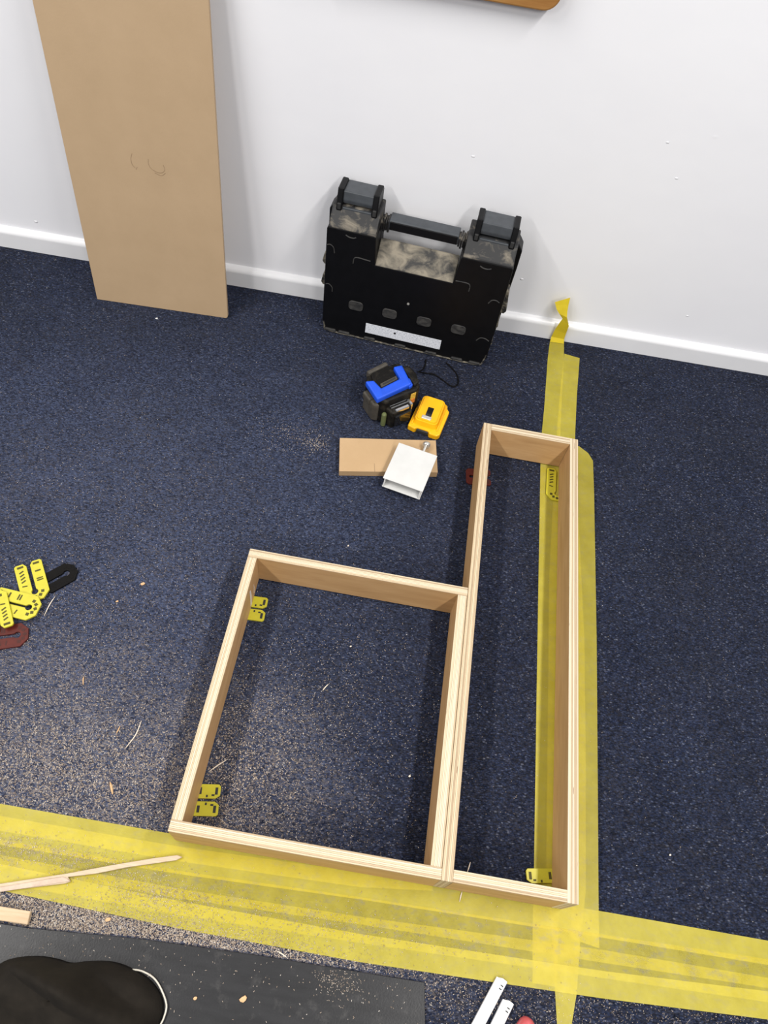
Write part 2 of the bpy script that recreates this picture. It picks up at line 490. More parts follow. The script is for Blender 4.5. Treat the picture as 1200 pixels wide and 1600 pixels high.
# ------------------------------------------------------------------ leaning MDF sheet
a, b = fl(152, 468), fl(356, 498)
bw = (b - a).length
yaw = math.atan2(b.y - a.y, b.x - a.x)
mdf = thing('mdf_sheet', (a.x, a.y, .0008), 'tall tan MDF sheet leaning against the white wall', 'board', yaw)
MB = Matrix.Rotation(R(-7.4), 4, 'X')
bm = new(); LH = .935
prism(bm, [(.001, 0), (bw - .006, 0), (bw - .0018, .0018), (bw, .006), (bw, LH), (0, LH), (0, .001)], 0, .009, 'Y', .0005)
obj('sheet', bm, M_MDF, mdf, False, None, (R(-7.4), 0, 0))
strokes = [[(.146, .384), (.142, .372), (.143, .360), (.149, .353)], [(.180, .377), (.179, .366), (.184, .357), (.196, .351), (.207, .352), (.213, .359), (.211, .369)],
           [(.153, .356), (.150, .350)], [(.190, .349), (.204, .345), (.214, .352)]]
for st in strokes:
    bm = new()
    pts = smooth_path([(x, 0, z) for x, z in st], 5)
    n = len(pts)
    for i in range(n - 1):
        p, q = pts[i], pts[i + 1]
        d = (q - p).normalized(); s = Vector((-d.z, 0, d.x)) * .0005
        vs = [bm.verts.new(x) for x in (p - s, q - s, q + s, p + s)]
        bm.faces.new(vs)
    for v in bm.verts: v.co.y = -.0002
    o = obj('pencil_mark', bm, M_PENCIL, mdf, False, None, (R(-7.4), 0, 0))
    tag(o, 'faint curved pencil mark')

# ------------------------------------------------------------------ tool case
case = thing('tool_case', (-.4235, 1.2203, .0015), 'dusty black plastic tool case standing on edge against the wall with its handle up', 'tool case')
case.rotation_euler = (R(-2.0), 0, R(-3.95))
WC = .425
bm = new()
out = [(.010, .004), (.018, 0), (WC - .018, 0), (WC - .006, .008), (WC, .030), (WC, .292), (WC - .004, .296), (.311, .296), (.307, .292), (.301, .224),
       (.118, .224), (.113, .292), (.109, .296), (.004, .296), (0, .292), (0, .030)]
prism(bm, out, 0, .052, 'Y', .0022, 2)
obj('body_shell', bm, M_PLASTIC, case)
bm = new()
lid = [(.004, .012), (WC - .002, .012), (WC + .004, .03), (WC + .011, .262), (WC + .011, .305), (WC - .006, .328), (.318, .328), (.304, .29), (.302, .2), (.117, .2), (.114, .29), (.102, .328), (.008, .328), (-.009, .305), (-.009, .262), (-.004, .03)]
prism(bm, lid, .056, .096, 'Y', .003, 2)
obj('lid_shell', bm, M_PLASTIC, case)
bm = new()
prism(bm, [(.002, .205), (.0005, .224), (.046, .262), (.0500, .264), (.0535, .262), (.0535, .205)], .117, .302, 'X', .0015)
tag(obj('recess_panel', bm, M_RECESS, case), 'dust-caked sloping panel below the handle')
for x0, x1 in ((.003, .112), (.310, WC - .002)):
    bm = new()
    prism(bm, [(.001, .280), (.001, .297), (.006, .303), (.034, .330), (.040, .332), (.096, .332), (.096, .28)], x0, x1, 'X', .003, 2)
    o = obj('corner_block', bm, M_DUSTY, case)
    tag(o, 'dust-streaked sloping corner block at the top')
for x0 in (.012, .322):
    lt = None
    bm = new()
    prism(bm, [(.038, .336), (.036, .345), (.040, .364), (.088, .364), (.092, .352), (.092, .33)], x0 + .012, x0 + .082, 'X', .002, 2)
    box(bm, (x0 + .014, .030, .322), (x0 + .080, .038, .330), .001)
    lt = obj('latch', bm, M_GREYPL, case)
    tag(lt, 'grey plastic catch on the top edge')
    for sx in (x0, x0 + .080):
        bm = new()
        prism(bm, [(.026, .318), (.028, .334), (.034, .356), (.038, .370), (.084, .370), (.092, .36), (.092, .318)], sx, sx + .013, 'X', .0018)
        obj('latch_arm', bm, M_PLASTIC, lt)
        bm = new()
        box(bm, (sx + .0025, .0255, .326), (sx + .0105, .031, .340), .001)
        obj('slot', bm, M_INK, lt)
# handle with its end hinges
bm = new()
prism(bm, rounded(.036, .027, .006, 3, .068, .2995), .131, .291, 'X', .0012)
hd = obj('handle', bm, M_GREYPL, case)
tag(hd, 'dark grey carrying handle')
bm = new()
box(bm, (.133, .0480, .289), (.289, .052, .309), .001)
obj('grip_face', bm, M_PLASTIC, hd)
for x0 in (.112, .291):
    for k in range(4):
        bm = new()
        prism(bm, rounded(.030, .026 + .008 * (k % 2), .006, 3, .066, .294), x0 + k * .005, x0 + k * .005 + .0042, 'X', .0006)
        obj('hinge_rib', bm, M_DUSTY, hd)
# foot pads, outlines and rim of the face
for k, u in enumerate((.082, .167, .253, .339)):
    bm = new()
    prism(bm, rounded(.036, .026, .009, 5, u, .098), -.0022, .001, 'Y', .0007)
    obj('foot_pad', bm, M_PAD, case)
def ridge(pts, w=.0022):
    bm = new()
    tube(bm, smooth_path([(x, -.0004, z) for x, z in pts], 5), w, 6)
    return obj('ridge', bm, M_PAD, case)
ridge([(.066, .216), (.068, .230), (.076, .234), (.092, .233), (.106, .232)], .0014)
ridge([(.306, .232), (.322, .233), (.336, .232), (.341, .226), (.341, .212)], .0014)
ridge([(.044, .285), (.052, .2815), (.062, .281), (.068, .284)], .0016)
ridge([(.352, .284), (.360, .2805), (.370, .280), (.378, .283)], .0016)
ridge([(.003, .250), (.010, .252), (.018, .246), (.021, .232)], .0012)
ridge([(.004, .142), (.012, .144), (.020, .136), (.021, .124)], .0012)
ridge([(.392, .192), (.398, .202), (.408, .204), (.416, .200)], .0014)
ridge([(.388, .078), (.396, .088), (.408, .089), (.418, .084)], .0014)
bm = new()
prism(bm, rounded(.006, .006, .0028, 4, .208, .139), -.0012, .001, 'Y')
obj('rivet_or_hole', bm, plain('pale_rivet', (.3, .29, .27), .4), case)
bm = new()
box(bm, (.112, -.0009, .0235), (.305, 0.0, .0525))
lb = obj('label_sticker', bm, M_LABEL, case)
bm = new(); prism(bm, rounded(.006, .0055, .0026, 4, .187, .0415), -.0012, -.0002, 'Y'); obj('rivet_or_hole', bm, M_INK, lb)  # dark of the label's hole, put in as a black disc
bm = new()
tube(bm, smooth_path([(.004, .003, .040), (.006, .0005, .016), (.018, -.0015, .004), (.11, -.002, .003), (.22, -.002, .003), (.33, -.002, .003), (.405, -.0015, .004), (.418, .0005, .018), (.424, .003, .06)], 6), .0021, 6)
obj('rim', bm, M_RIM, case)
for u in (.022, .058, .125, .205, .285, .352, .398):
    bm = new()
    prism(bm, [(u - .016, .004), (u - .013, .0105), (u + .013, .0105), (u + .016, .004)], -.0045, .001, 'Y', .001)
    obj('rim_tab', bm, M_PAD, case)
for (x, z0, z1, w0) in ((-.011, .178, .204, .030), (-.012, .118, .146, .030), (WC + .008, .182, .216, .026), (WC + .012, .150, .176, .034), (WC + .003, .105, .142, .028), (WC + .001, .052, .084, .024)):
    s = 1 if x > .2 else -1
    bm = new()
    prism(bm, [(x - s * .022, z0), (x - s * .002, z0 - .004), (x + s * .003, z0 + .004), (x - s * .001, z1 - .002), (x - s * .022, z1 + .004)], w0, w0 + .040, 'Y', .001)
    obj('side_clip', bm, M_RIM, case)

# ------------------------------------------------------------------ laser level
las = thing('laser_level', (-.215, 1.010, .0006), 'black and bright blue laser level on the carpet below the tool case', 'laser level', R(40))
bm = new()
prism(bm, [(-.060, -.030), (-.048, -.044), (.036, -.044), (.052, -.034), (.058, .020), (.040, .052), (-.040, .052), (-.058, .030)], .004, .078, 'Z', .006, 2)
obj('body', bm, M_TOOLBLACK, las)
bm = new()       # the U of blue plastic over the top, its ends folded down the sides
prism(bm, [(-.068, -.036), (.028, -.030), (.040, .030), (.018, .034), (.012, -.004), (-.042, -.010), (-.045, .018), (-.064, .024)], .074, .090, 'Z', .0035, 2)
prism(bm, [(.020, -.034), (.032, -.031), (.036, -.010), (.026, -.006)], .030, .086, 'Z', .002)
obj('blue_band', bm, M_BLUE, las)
bm = new()
prism(bm, [(-.042, -.008), (.012, -.002), (.018, .036), (.010, .052), (-.036, .048), (-.045, .020)], .070, .083, 'Z', .003, 2)
tp = obj('top_cap', bm, M_TOOLBLACK, las)
bm = new()
prism(bm, [(-.039, -.006), (.008, -.001), (.011, .009), (-.036, .004)], .082, .0875, 'Z', .001)
tag(obj('bracket', bm, M_TOOLGREY, tp), 'worn grey raised bracket')
bm = new()
prism(bm, [(-.033, -.0035), (.003, .0005), (.005, .0055), (-.031, .0015)], .0865, .0880, 'Z', .0003)
obj('bracket_slot', bm, M_INK, tp)
bm = new()
box(bm, (-.038, .046, .066), (.020, .058, .086), .004, 2, Matrix.Rotation(R(6), 4, 'Z'))
tag(obj('rear_bumper', bm, M_TOOLGREY, las), 'worn grey rear bumper')
bm = new()
prism(bm, [(-.070, -.024), (-.058, -.034), (-.050, -.020), (-.056, .022), (-.068, .020)], .006, .062, 'Z', .004, 2)
box(bm, (-.073, -.012, .046), (-.058, .018, .066), .004, 2)
tag(obj('side_bumper', bm, M_TOOLGREY, las), 'worn grey side bumper')
bm = new()
prism(bm, [(.034, -.034), (.050, -.031), (.059, -.004), (.057, .026), (.038, .030)], .004, .086, 'Z', .005, 2)
obj('side_tower', bm, M_TOOLBLACK, las)
bm = new()       # laser window housing at the front
prism(bm, [(-.046, -.040), (.020, -.040), (.016, -.062), (-.040, -.066)], .004, .056, 'Z', .004, 2)
wh = obj('window_housing', bm, M_TOOLBLACK, las)
bm = new()
for y in (-.043, -.050):
    box(bm, (-.036, y - .0016, .056), (.010, y + .0016, .0595), .0008)
box(bm, (.010, -.062, .040), (.017, -.044, .060), .0015)
box(bm, (-.030, -.064, .050), (.006, -.056, .0585), .0015)
tag(obj('chrome_bar', bm, M_CHROME, wh), 'shiny bars over the window')
bm = new()
prism(bm, [(-.034, -.060), (.012, -.058), (.012, -.0675), (-.034, -.0705)], .010, .046, 'Z', .002)
obj('lens', bm, M_GLASS, wh)
bm = new(); box(bm, (.020, -.045, .052), (.034, -.0435, .072), .0003)
obj('warning_sticker', bm, M_GOLD, las)
bm = new(); box(bm, (.021, -.0458, .040), (.033, -.0440, .054), .0003)
obj('warning_sticker', bm, M_ORANGE, las)
bm = new()
lathe(bm, [(.006, .004), (.006, .040), (.004, .043), (0, .044)], 12, Matrix.Translation((-.050, -.046, 0)))
tag(obj('knob', bm, plain('green_grey_knob', (.13, .15, .06), .4), las), 'small greenish knob')
bm = new()
inv = Matrix.Translation(Vector(las.location)) @ Matrix.Rotation(R(40), 4, 'Z')
inv = inv.inverted()
lp = [(653, 581, .022), (664, 583, .006), (678, 585, .004), (692, 594, .003), (703, 602, .003), (711, 604, .003), (716, 597, .003), (713, 584, .003), (703, 572, .003), (697, 567, .003)]
tube(bm, smooth_path([inv @ fl(*p) for p in lp], 6), .0016, 8)
lp = [(653, 581, .022), (660, 578, .006), (664, 571, .004), (665, 562, .003)]
tube(bm, smooth_path([inv @ fl(*p) for p in lp], 6), .0016, 8)
obj('wrist_strap', bm, M_PACK_B, las, True)

# ------------------------------------------------------------------ amber battery adapter
ad = thing('battery_adapter', (-.1197, .985, .0005), 'amber yellow battery adapter with a black display beside the blue laser level', 'adapter', R(-10))
bm = new()
base = [(-.038, -.048), (-.020, -.052), (-.016, -.046), (.012, -.046), (.016, -.053), (.034, -.053), (.040, -.046), (.042, .030), (.035, .037), (.033, .047), (.023, .052), (-.022, .052), (-.030, .044), (-.036, .010)]
prism(bm, base, .0, .016, 'Z', .0025, 2)
obj('base_shell', bm, M_AMBER, ad)
bm = new()
b = bmesh.new()
lo = rounded(.060, .088, .010, 4, -.001, .004); hi = rounded(.053, .080, .010, 4, -.001, .006)
va = [b.verts.new((x, y, .012)) for x, y in lo]; vb = [b.verts.new((x, y, .031)) for x, y in hi]
b.faces.new(vb)
for i in range(len(lo)): b.faces.new((va[i], va[(i + 1) % len(lo)], vb[(i + 1) % len(lo)], vb[i]))
b.faces.new(va[::-1])
bmesh.ops.recalc_face_normals(b, faces=b.faces)
bmesh.ops.bevel(b, geom=[e for e in b.edges if all(v.co.z > .03 for v in e.verts)], offset=.003, segments=2, affect='EDGES')
merge(bm, b)
hs = obj('raised_housing', bm, M_AMBER, ad)
bm = new()
box(bm, (-.0075, -.0165, .0300), (.0070, .012, .0318), .0008)
obj('display', bm, M_GLASS, hs)
bm = new()
box(bm, (-.014, -.0275, .029), (.009, -.017, .0328), .0012, 1)
tag(obj('connector', bm, M_SILVER, hs), 'silver connector below the display')
bm = new()
box(bm, (-.016, -.0500, .002), (.012, -.044, .0125), .001)
obj('terminal_slot', bm, M_INK, ad)
for x in (-.031, .030):
    bm = new()
    box(bm, (x - .002, -.040, .015), (x + .002, .036, .019), .001)
    obj('rail', bm, M_AMBER, ad)

# ------------------------------------------------------------------ MDF offcut, metal box section
m = [fl(531, 684, .018), fl(681, 688, .018), fl(684, 738, .018), fl(530, 736, .018)]
oc = thing('mdf_offcut', (-.200, .845, 0), 'short tan MDF offcut on the carpet, partly under the white metal box section', 'board', math.atan2(m[1].y - m[0].y, m[1].x - m[0].x))
Mi = (Matrix.Translation(oc.location) @ Matrix.Rotation(oc.rotation_euler.z, 4, 'Z')).inverted()
q = [Mi @ p for p in m]
bm = new(); prism(bm, [(p.x, p.y) for p in q][::-1], .0004, .018, 'Z', .0005)
obj('block', bm, M_MDF2, oc)
p0, p1 = Mi @ fl(585, 724, .018), Mi @ fl(585.5, 737, .018)
bm = new(); box(bm, (min(p0.x, p1.x) - .0004, min(p0.y, p1.y), .0178), (max(p0.x, p1.x) + .0004, max(p0.y, p1.y), .0182))
tag(obj('pencil_mark', bm, M_PENCIL, oc), 'short pencil tick at the near edge')

A = [fl(621, 691, .042), fl(681, 712, .042), fl(662, 768, .042), fl(602, 748, .042)]
yaw = math.atan2(A[1].y - A[0].y, A[1].x - A[0].x)
ctr = (A[0] + A[1] + A[2] + A[3]) / 4
w = (A[1] - A[0]).length; l = (A[3] - A[0]).length
al = thing('metal_box_section', (ctr.x, ctr.y, .0182), 'short white metal box section with a bolt, lying across the MDF offcut', 'bracket', yaw)
TOPZ = .0242
bm = new(); box(bm, (-w / 2, -l / 2, TOPZ - .002), (w / 2, l / 2, TOPZ), .0005)
obj('top_plate', bm, M_ALU, al)
bm = new(); box(bm, (-w / 2 + .002, -l / 2 - .006, 0), (w / 2 - .002, l / 2, .002), .0005)
obj('bottom_plate', bm, M_ALU, al)
for s in (-1, 1):
    bm = new(); x = s * (w / 2 - .005)
    prism(bm, [(-l / 2 - .006, .002), (-l / 2, TOPZ - .002), (l / 2, TOPZ - .002), (l / 2, .002)], x - .0012, x + .0012, 'X', .0003)
    obj('side_web', bm, M_ALU, al)
bm = new(); box(bm, (-w / 2 + .004, l / 2 - .003, .002), (w / 2 - .004, l / 2 - .001, TOPZ - .002))
obj('end_web', bm, M_ALU, al)
bx = .012
bm = new()
MBt = Matrix.Translation((bx, l / 2 - .004, .013)) @ Matrix.Rotation(R(-90), 4, 'X')
prof = []
for i in range(26):
    prof.append((.0036 if i % 2 else .0030, i * .0011))
lathe(bm, prof, 14, MBt)
bt = obj('bolt', bm, M_STEEL, al)
tag(bt, 'zinc bolt sticking out of the far end')
bm = new()
lathe(bm, [(.0, .0275), (.0078, .0275), (.0088, .029), (.0088, .0350), (.0074, .0372), (.0, .0376)], 18, MBt)
obj('bolt_head', bm, M_STEEL, bt, True)

# ------------------------------------------------------------------ yellow tape strips on the floor
_TZ = [0]
def edges_to_strip(name, top, bot, label, n=40, parent_z=None, mat=None):
    """strip of tape between two edge lines given as floor points"""
    _TZ[0] += 1
    z = .0006 + .00022 * _TZ[0] if parent_z is None else parent_z
    def resample(pts, k):
        pts = [Vector(p) for p in pts]
        seg = [(q - p).length for p, q in zip(pts, pts[1:])]
        tot = sum(seg); out = []
        for i in range(k + 1):
            s = tot * i / k; j = 0
            while j < len(seg) - 1 and s > seg[j]:
                s -= seg[j]; j += 1
            out.append(pts[j].lerp(pts[j + 1], min(1, s / seg[j])))
        return out
    A, B = resample(top, n), resample(bot, n)
    bm = new(); m = 4
    rows = []
    rnd = random.Random(len(label))
    ph = rnd.uniform(0, 6)
    for i in range(n + 1):
        row = []
        for j in range(m + 1):
            p = A[i].lerp(B[i], j / m)
            row.append(bm.verts.new((p.x, p.y, z + .00006 * math.sin(i * 1.7 + ph) * (1 if 0 < j < m else 0))))
        rows.append(row)
    for i in range(n):
        for j in range(m):
            bm.faces.new((rows[i][j], rows[i + 1][j], rows[i + 1][j + 1], rows[i][j + 1]))
    o = obj(name, bm, mat or M_TAPE, None, True)
    tag(o, label, 'tape', 'yellow tape strips stuck to the carpet')
    return o
def F(*px): return [fl(u, v) for u, v in px]
edges_to_strip('tape_strip', F((859.5, 531), (856, 556), (850, 640), (845, 690), (842, 860), (838, 1100), (834, 1370), (832, 1440), (832, 1536)),
               F((881, 534), (881, 556), (877, 640), (875, 690), (872, 860), (873, 1100), (874, 1370), (873, 1440), (869, 1542)), 'upright yellow tape strip whose left edge shows inside the long plywood box')
edges_to_strip('tape_strip', F((881.5, 553), (875, 610), (869, 690), (858, 900), (856, 1100), (853, 1370), (862, 1460), (867, 1550), (870, 1600), (873, 1640)),
               F((905.5, 560), (901, 620), (898, 690), (908, 900), (913, 1000), (915, 1200), (915, 1400), (906, 1470), (902, 1545), (893, 1600), (888, 1640)), 'upright yellow tape strip tapering to a tail below the floor tape band')
edges_to_strip('tape_strip', F((884, 693), (890, 694), (893, 760), (897, 1000), (893, 1420), (890, 1466)),
               F((905, 698), (926, 714), (928, 770), (932, 1000), (935, 1420), (936, 1482)), 'upright yellow tape strip along the right outer side of the long plywood box')
edges_to_strip('tape_strip', F((-90, 1238), (0, 1256), (263, 1302), (560, 1350), (675, 1370)), F((-90, 1281), (0, 1298), (280, 1346), (560, 1386), (676, 1392)),
               'uppermost yellow strip of the floor tape band, ending below the joint of the plywood boxes')
edges_to_strip('tape_strip', F((-90, 1258), (0, 1275), (280, 1323), (560, 1362), (940, 1424), (1200, 1470), (1290, 1487)), F((-90, 1300), (0, 1320), (280, 1366), (560, 1405), (940, 1465), (1200, 1508), (1290, 1523)),
               'second yellow strip of the floor tape band, top edge of the band at the right')
edges_to_strip('tape_strip', F((-90, 1293), (0, 1311), (280, 1361), (560, 1401.5), (940, 1460), (1200, 1499), (1290, 1512)), F((-90, 1337), (0, 1354), (280, 1404), (560, 1444), (940, 1504), (1200, 1544), (1290, 1558)),
               'third yellow strip of the floor tape band, crossing the middle of the band', mat=M_TAPE_WORN)
edges_to_strip('tape_strip', F((-90, 1318), (0, 1336), (280, 1389), (560, 1432), (940, 1484), (1200, 1528), (1290, 1542)), F((-90, 1362), (0, 1380), (280, 1430), (560, 1473), (940, 1528), (1200, 1566), (1290, 1579)),
               'fourth yellow strip of the floor tape band, second from its near edge', mat=M_TAPE_WORN)
edges_to_strip('tape_strip', F((-90, 1332), (0, 1350), (280, 1408), (560, 1459), (940, 1517), (1200, 1549), (1290, 1560)), F((-90, 1372), (0, 1391), (280, 1451), (560, 1503), (940, 1560), (1200, 1593), (1290, 1605)),
               'nearest yellow strip of the floor tape band, beside the dark mat and white rails')
# the twisted loose end on the skirting
WN = Vector((math.sin(WALL_A), -math.cos(WALL_A), 0))
def wl(u, v, d):
    """a pixel -> the point of the upright plane d in front of the skirting's face"""
    r = CAM_M @ Vector(((u - 600) / FPX, -(v - 800) / FPX, -1.0))
    o_ = WALL_O + WN * d
    return CAM_LOC + r * ((o_ - CAM_LOC).dot(WN) / r.dot(WN))
bm = new()
foot_l, foot_r = fl(859.5, 534, .0022), fl(881, 537, .0022)
low = [[foot_l, foot_r], [wl(861.5, 526, .007), wl(881.5, 530, .007)], [wl(867, 515, .010), wl(884.5, 521, .010)], [wl(873, 506, .014), wl(887, 514.5, .015)], [wl(879, 498, .017), wl(889, 509, .018)]]
flap = [[wl(879, 498, .0172), wl(889, 509, .0182)], [wl(874, 490.5, .019), wl(886, 496, .021)], [wl(870, 484, .017), wl(886.5, 487, .016)], [wl(868, 477, .013), wl(888.5, 476, .011)], [wl(867, 472, .010), wl(891, 465, .007)]]
for rows in (low, flap):
    va = [[bm.verts.new(p.lerp(q, t / 4)) for t in range(5)] for p, q in rows]
    for i in range(len(va) - 1):
        for j in range(4): bm.faces.new((va[i][j], va[i + 1][j], va[i + 1][j + 1], va[i][j + 1]))
bmesh.ops.remove_doubles(bm, verts=bm.verts, dist=.0006)
n = NT('loose_yellow_tape'); n.base(n.ramp(n.noise(n.mapping(), 40, 3), [(.3, (.66, .50, .02)), (.7, (.72, .56, .03))])).pbr(.4)
mt = n.m
tag(obj('tape_strip', bm, mt, None, False), 'loose twisted end of yellow tape curling up the white skirting board', 'tape')

# ------------------------------------------------------------------ packers (horseshoe shims)
def packer_mesh(Lp, W=.050, slot=.0075, hole=.0065, c=.013, t=.004, teeth=False, snapped=False):
    cu = bpy.data.curves.new('packer', 'CURVE')
    cu.dimensions = '2D'; cu.fill_mode = 'BOTH'; cu.extrude = t / 2 - .0003; cu.bevel_depth = .0003; cu.resolution_u = 1
    def spline(pts):
        s = cu.splines.new('POLY'); s.points.add(len(pts) - 1)
        for p, (x, y) in zip(s.points, pts): p.co = (x, y, 0, 1)
        s.use_cyclic_u = True
    hy = c + .006
    r = .003
    pts = [(-W / 2 + c, 0), (W / 2 - c, 0), (W / 2, c), (W / 2, Lp - r), (W / 2 - r, Lp), (slot / 2 + .005, Lp), (slot / 2, Lp - .007)]
    ytop = hy + math.sqrt(hole ** 2 - (slot / 2) ** 2)
    inner_r = []
    if teeth:
        y = Lp - .010
        while y > ytop + .003:
            inner_r += [(slot / 2, y), (slot / 2 - .0016, y - .0012)]; y -= .0024
    pts += inner_r
    a0 = math.asin(slot / 2 / hole)
    arc = [(hole * math.sin(a0 + (2 * math.pi - 2 * a0) * i / 14), hy + hole * math.cos(a0 + (2 * math.pi - 2 * a0) * i / 14)) for i in range(15)]
    pts += arc + [(-x, y) for x, y in inner_r[::-1]] + [(-slot / 2, Lp - .007), (-slot / 2 - .005, Lp), (-W / 2 + r, Lp), (-W / 2, Lp - r), (-W / 2, c)]
    spline(pts)
    ob = bpy.data.objects.new('tmp', cu)
    COL.objects.link(ob)
    dg = bpy.context.evaluated_depsgraph_get(); dg.update()
    me = bpy.data.meshes.new_from_object(ob.evaluated_get(dg))
    bpy.data.objects.remove(ob); bpy.data.curves.remove(cu)
    return me
def packer_marks(Lp, W=.050, t=.004, kind=0, slot_=.0045):
    """recessed windows and raised figures, thin pieces on the top face"""
    bm = new()
    def mk(x, y, w, l, a=0):
        Mx = Matrix.Translation((x, y, t / 2)) @ Matrix.Rotation(R(a), 4, 'Z')
        box(bm, (-w / 2, -l / 2, -.0004), (w / 2, l / 2, .00025), 0, 1, Mx)
    for s in (-1, 1):
        px = s * W * .29
        mk(px, Lp - .006, .0115, .0046)
        if kind == 1:
            mk(px, .012 + (Lp - .012) * .16 + .004, .011, .0046)
            mk(s * (slot_ / 2 + .004), Lp * .62, .004, .003); mk(s * (slot_ / 2 + .0055), Lp * .80, .003, .005)
        else:
            if s > 0:
                mk(px, Lp * .72, .0105, .0034); mk(px, Lp * .52, .0115, .0028); mk(px, Lp * .47, .0115, .0028)
            else:
                for k in range(4): mk(px, Lp * (.80 - .085 * k), .009, .0030, 24)
                mk(px, Lp * .42, .009, .0026, -10)
    for i in range(5 if kind == 0 else 0):
        a = R(-70 + 35 * i)
        mk(.0145 * math.sin(a), .0195 - .0135 * math.cos(a), .0058, .0058, 20 * i)
    return bm
def packer(center, direction, Lp, mat, label, z=0.0, kind=0, teeth=False, hole_mat=None, W=.050, slot=.0075, tilt=0.0):
    """center: closed-end middle on the floor; direction: towards the prong tips"""
    ang = math.atan2(direction.y, direction.x) - math.pi / 2
    o = thing('packer', (center.x, center.y, z), label, 'packer', ang, 'plastic frame packers')
    if tilt: o.rotation_euler.x = tilt
    me = packer_mesh(Lp, W, slot, teeth=teeth, c=.013 if kind == 0 else .005, hole=.0065 if kind == 0 else .0042)
    me.materials.append(mat)
    p = link(bpy.data.objects.new('plate', me), o); p.location = (0, 0, .002)
    k = obj('moulded_marks', packer_marks(Lp, W, kind=kind), hole_mat or M_HOLE, o, False, (0, 0, .002))
    k['kind'] = 'stuff'
    return o
def by_px(tip, end, zz=0.0):
    t_, e_ = fl(*tip, zz), fl(*end, zz)
    return e_, (t_ - e_)
e, d = by_px((41, 868), (60, 940)); packer(e, d, .086, M_PACK_Y, 'yellow packer of the left heap, both prongs pointing towards the wall', .0047)
e, d = by_px((10, 944), (63, 957)); packer(e, d, .088, M_PACK_Y, 'yellow toothed horseshoe packer in the left heap, round closed end pointing right', .0090, 0, True)
e, d = by_px((5, 995), (-9, 930)); packer(e, d, .084, M_PACK_Y, 'yellow packer lying on top of the left heap, prong pointing at the camera', .0134)
e, d = by_px((76, 913), (119, 889)); packer(e, d, .062, M_PACK_B, 'black horseshoe packer on the carpet at the right of the left heap', .0004, 0, False, M_PACK_B, .044)
e, d = by_px((-40, 1003), (45, 991)); packer(e, d, .088, M_PACK_R, 'dark red packer partly under the yellow packers of the left heap', .0004, 0, False, M_HOLER, .046)
# under the frames
e, d = by_px((417, 954), (371, 948)); packer(e, d, .056, M_PACK_Y, 'yellow packer under the left board of the square plywood box, far end', .0001, 1, False, M_INK, slot=.0045)
e, d = by_px((338, 1251), (290, 1250)); packer(e, d, .056, M_PACK_Y, 'yellow packer under the left board of the square plywood box, near end', .0001, 1, False, M_INK, slot=.0055)
e, d = by_px((872, 705), (869, 784)); packer(e, d, .088, M_PACK_Y, 'yellow packer on the tape inside the far right corner of the long plywood box', .0018)
e, d = by_px((825, 1384), (882, 1384)); packer(e, d, .064, M_PACK_Y, 'yellow packer on the tape inside the near right corner of the long plywood box', .0018, 1)
e, d = by_px((765, 748), (728, 745)); packer(e, d, .056, M_PACK_R, 'dark red packer under the left board of the long plywood box', .0001, 1, False, M_HOLER, .042)

# ------------------------------------------------------------------ mat, cloth heap, timber, rails
mp = F((-120, 1424), (45, 1450), (220, 1467), (400, 1492), (540, 1515), (663, 1535), (664, 1600), (668, 1780), (-120, 1780))
bm = new(); prism(bm, [(p.x, p.y) for p in mp][::-1], .0003, .0033, 'Z', .0006)
tag(obj('rubber_mat', bm, M_RUBBER), 'dark grey rubber mat on the carpet below the yellow tape band', 'mat')

outline = F((-90, 1540), (-40, 1520), (0, 1507), (20, 1498), (42, 1494), (68, 1494), (92, 1498), (113, 1504), (135, 1502), (160, 1501), (185, 1504), (210, 1514), (235, 1530), (252, 1552), (257, 1575), (250, 1603), (235, 1640), (190, 1690), (100, 1720), (0, 1720), (-80, 1690), (-110, 1610))
OL = smooth_path([(p.x, p.y, 0) for p in outline] + [(outline[0].x, outline[0].y, 0)], 5)[:-1]
cx = sum(p.x for p in OL) / len(OL); cy = sum(p.y for p in OL) / len(OL)
ch = thing('cloth_heap', (cx, cy, .0034), 'crumpled black cloth heap with a pale cord on the dark mat', 'cloth')
bm = new(); rings = []
NR = 26
def fold(x, y):
    u = x * 11 + .8 * math.sin(y * 19); w_ = y * 15 - x * 6
    f = .55 * max(0, math.sin(u * 1.6 + w_ * .9 + 1.0)) ** 3 + .40 * math.sin(u * 1.9 + 1.2) + .34 * math.sin(w_ * 2.1 + .6 * math.sin(u * 2)) + .2 * math.sin(u * 4.2 - w_ * 2.6)
    return f
for r in range(NR):
    t = 1 - r / NR
    ring = []
    for p in OL:
        x, y = (p.x - cx) * t, (p.y - cy) * t
        e_ = 1 - t ** 2.2
        z = .058 * math.sqrt(max(0, e_)) * (1 + .70 * fold(x, y)) + .020 * e_ * abs(math.sin(x * 23 + y * 31 + math.sin(y * 40)))
        if r == 0: z = 0
        ring.append(bm.verts.new((x, y, z)))
    rings.append(ring)
top = bm.verts.new((0, 0, .058 * (1 + .30 * fold(0, 0)) + .004))
n_ = len(OL)
for a_, b_ in zip(rings, rings[1:]):
    for k in range(n_): bm.faces.new((a_[k], a_[(k + 1) % n_], b_[(k + 1) % n_], b_[k]))
for k in range(n_): bm.faces.new((rings[-1][k], rings[-1][(k + 1) % n_], top))
bm.faces.new(rings[0][::-1])
obj('cloth', bm, M_CLOTH, ch, True)
cp = [(207, 1515), (222, 1517.5), (240, 1528), (252, 1546), (260, 1570), (256, 1590), (248, 1606), (240, 1625)]
bm = new(); tube(bm, smooth_path([fl(u, v, .0075) - Vector((cx, cy, .0034)) for u, v in cp], 6), .0013, 8)
tag(obj('cord', bm, M_CORD, ch, True), 'pale cord along the right edge')

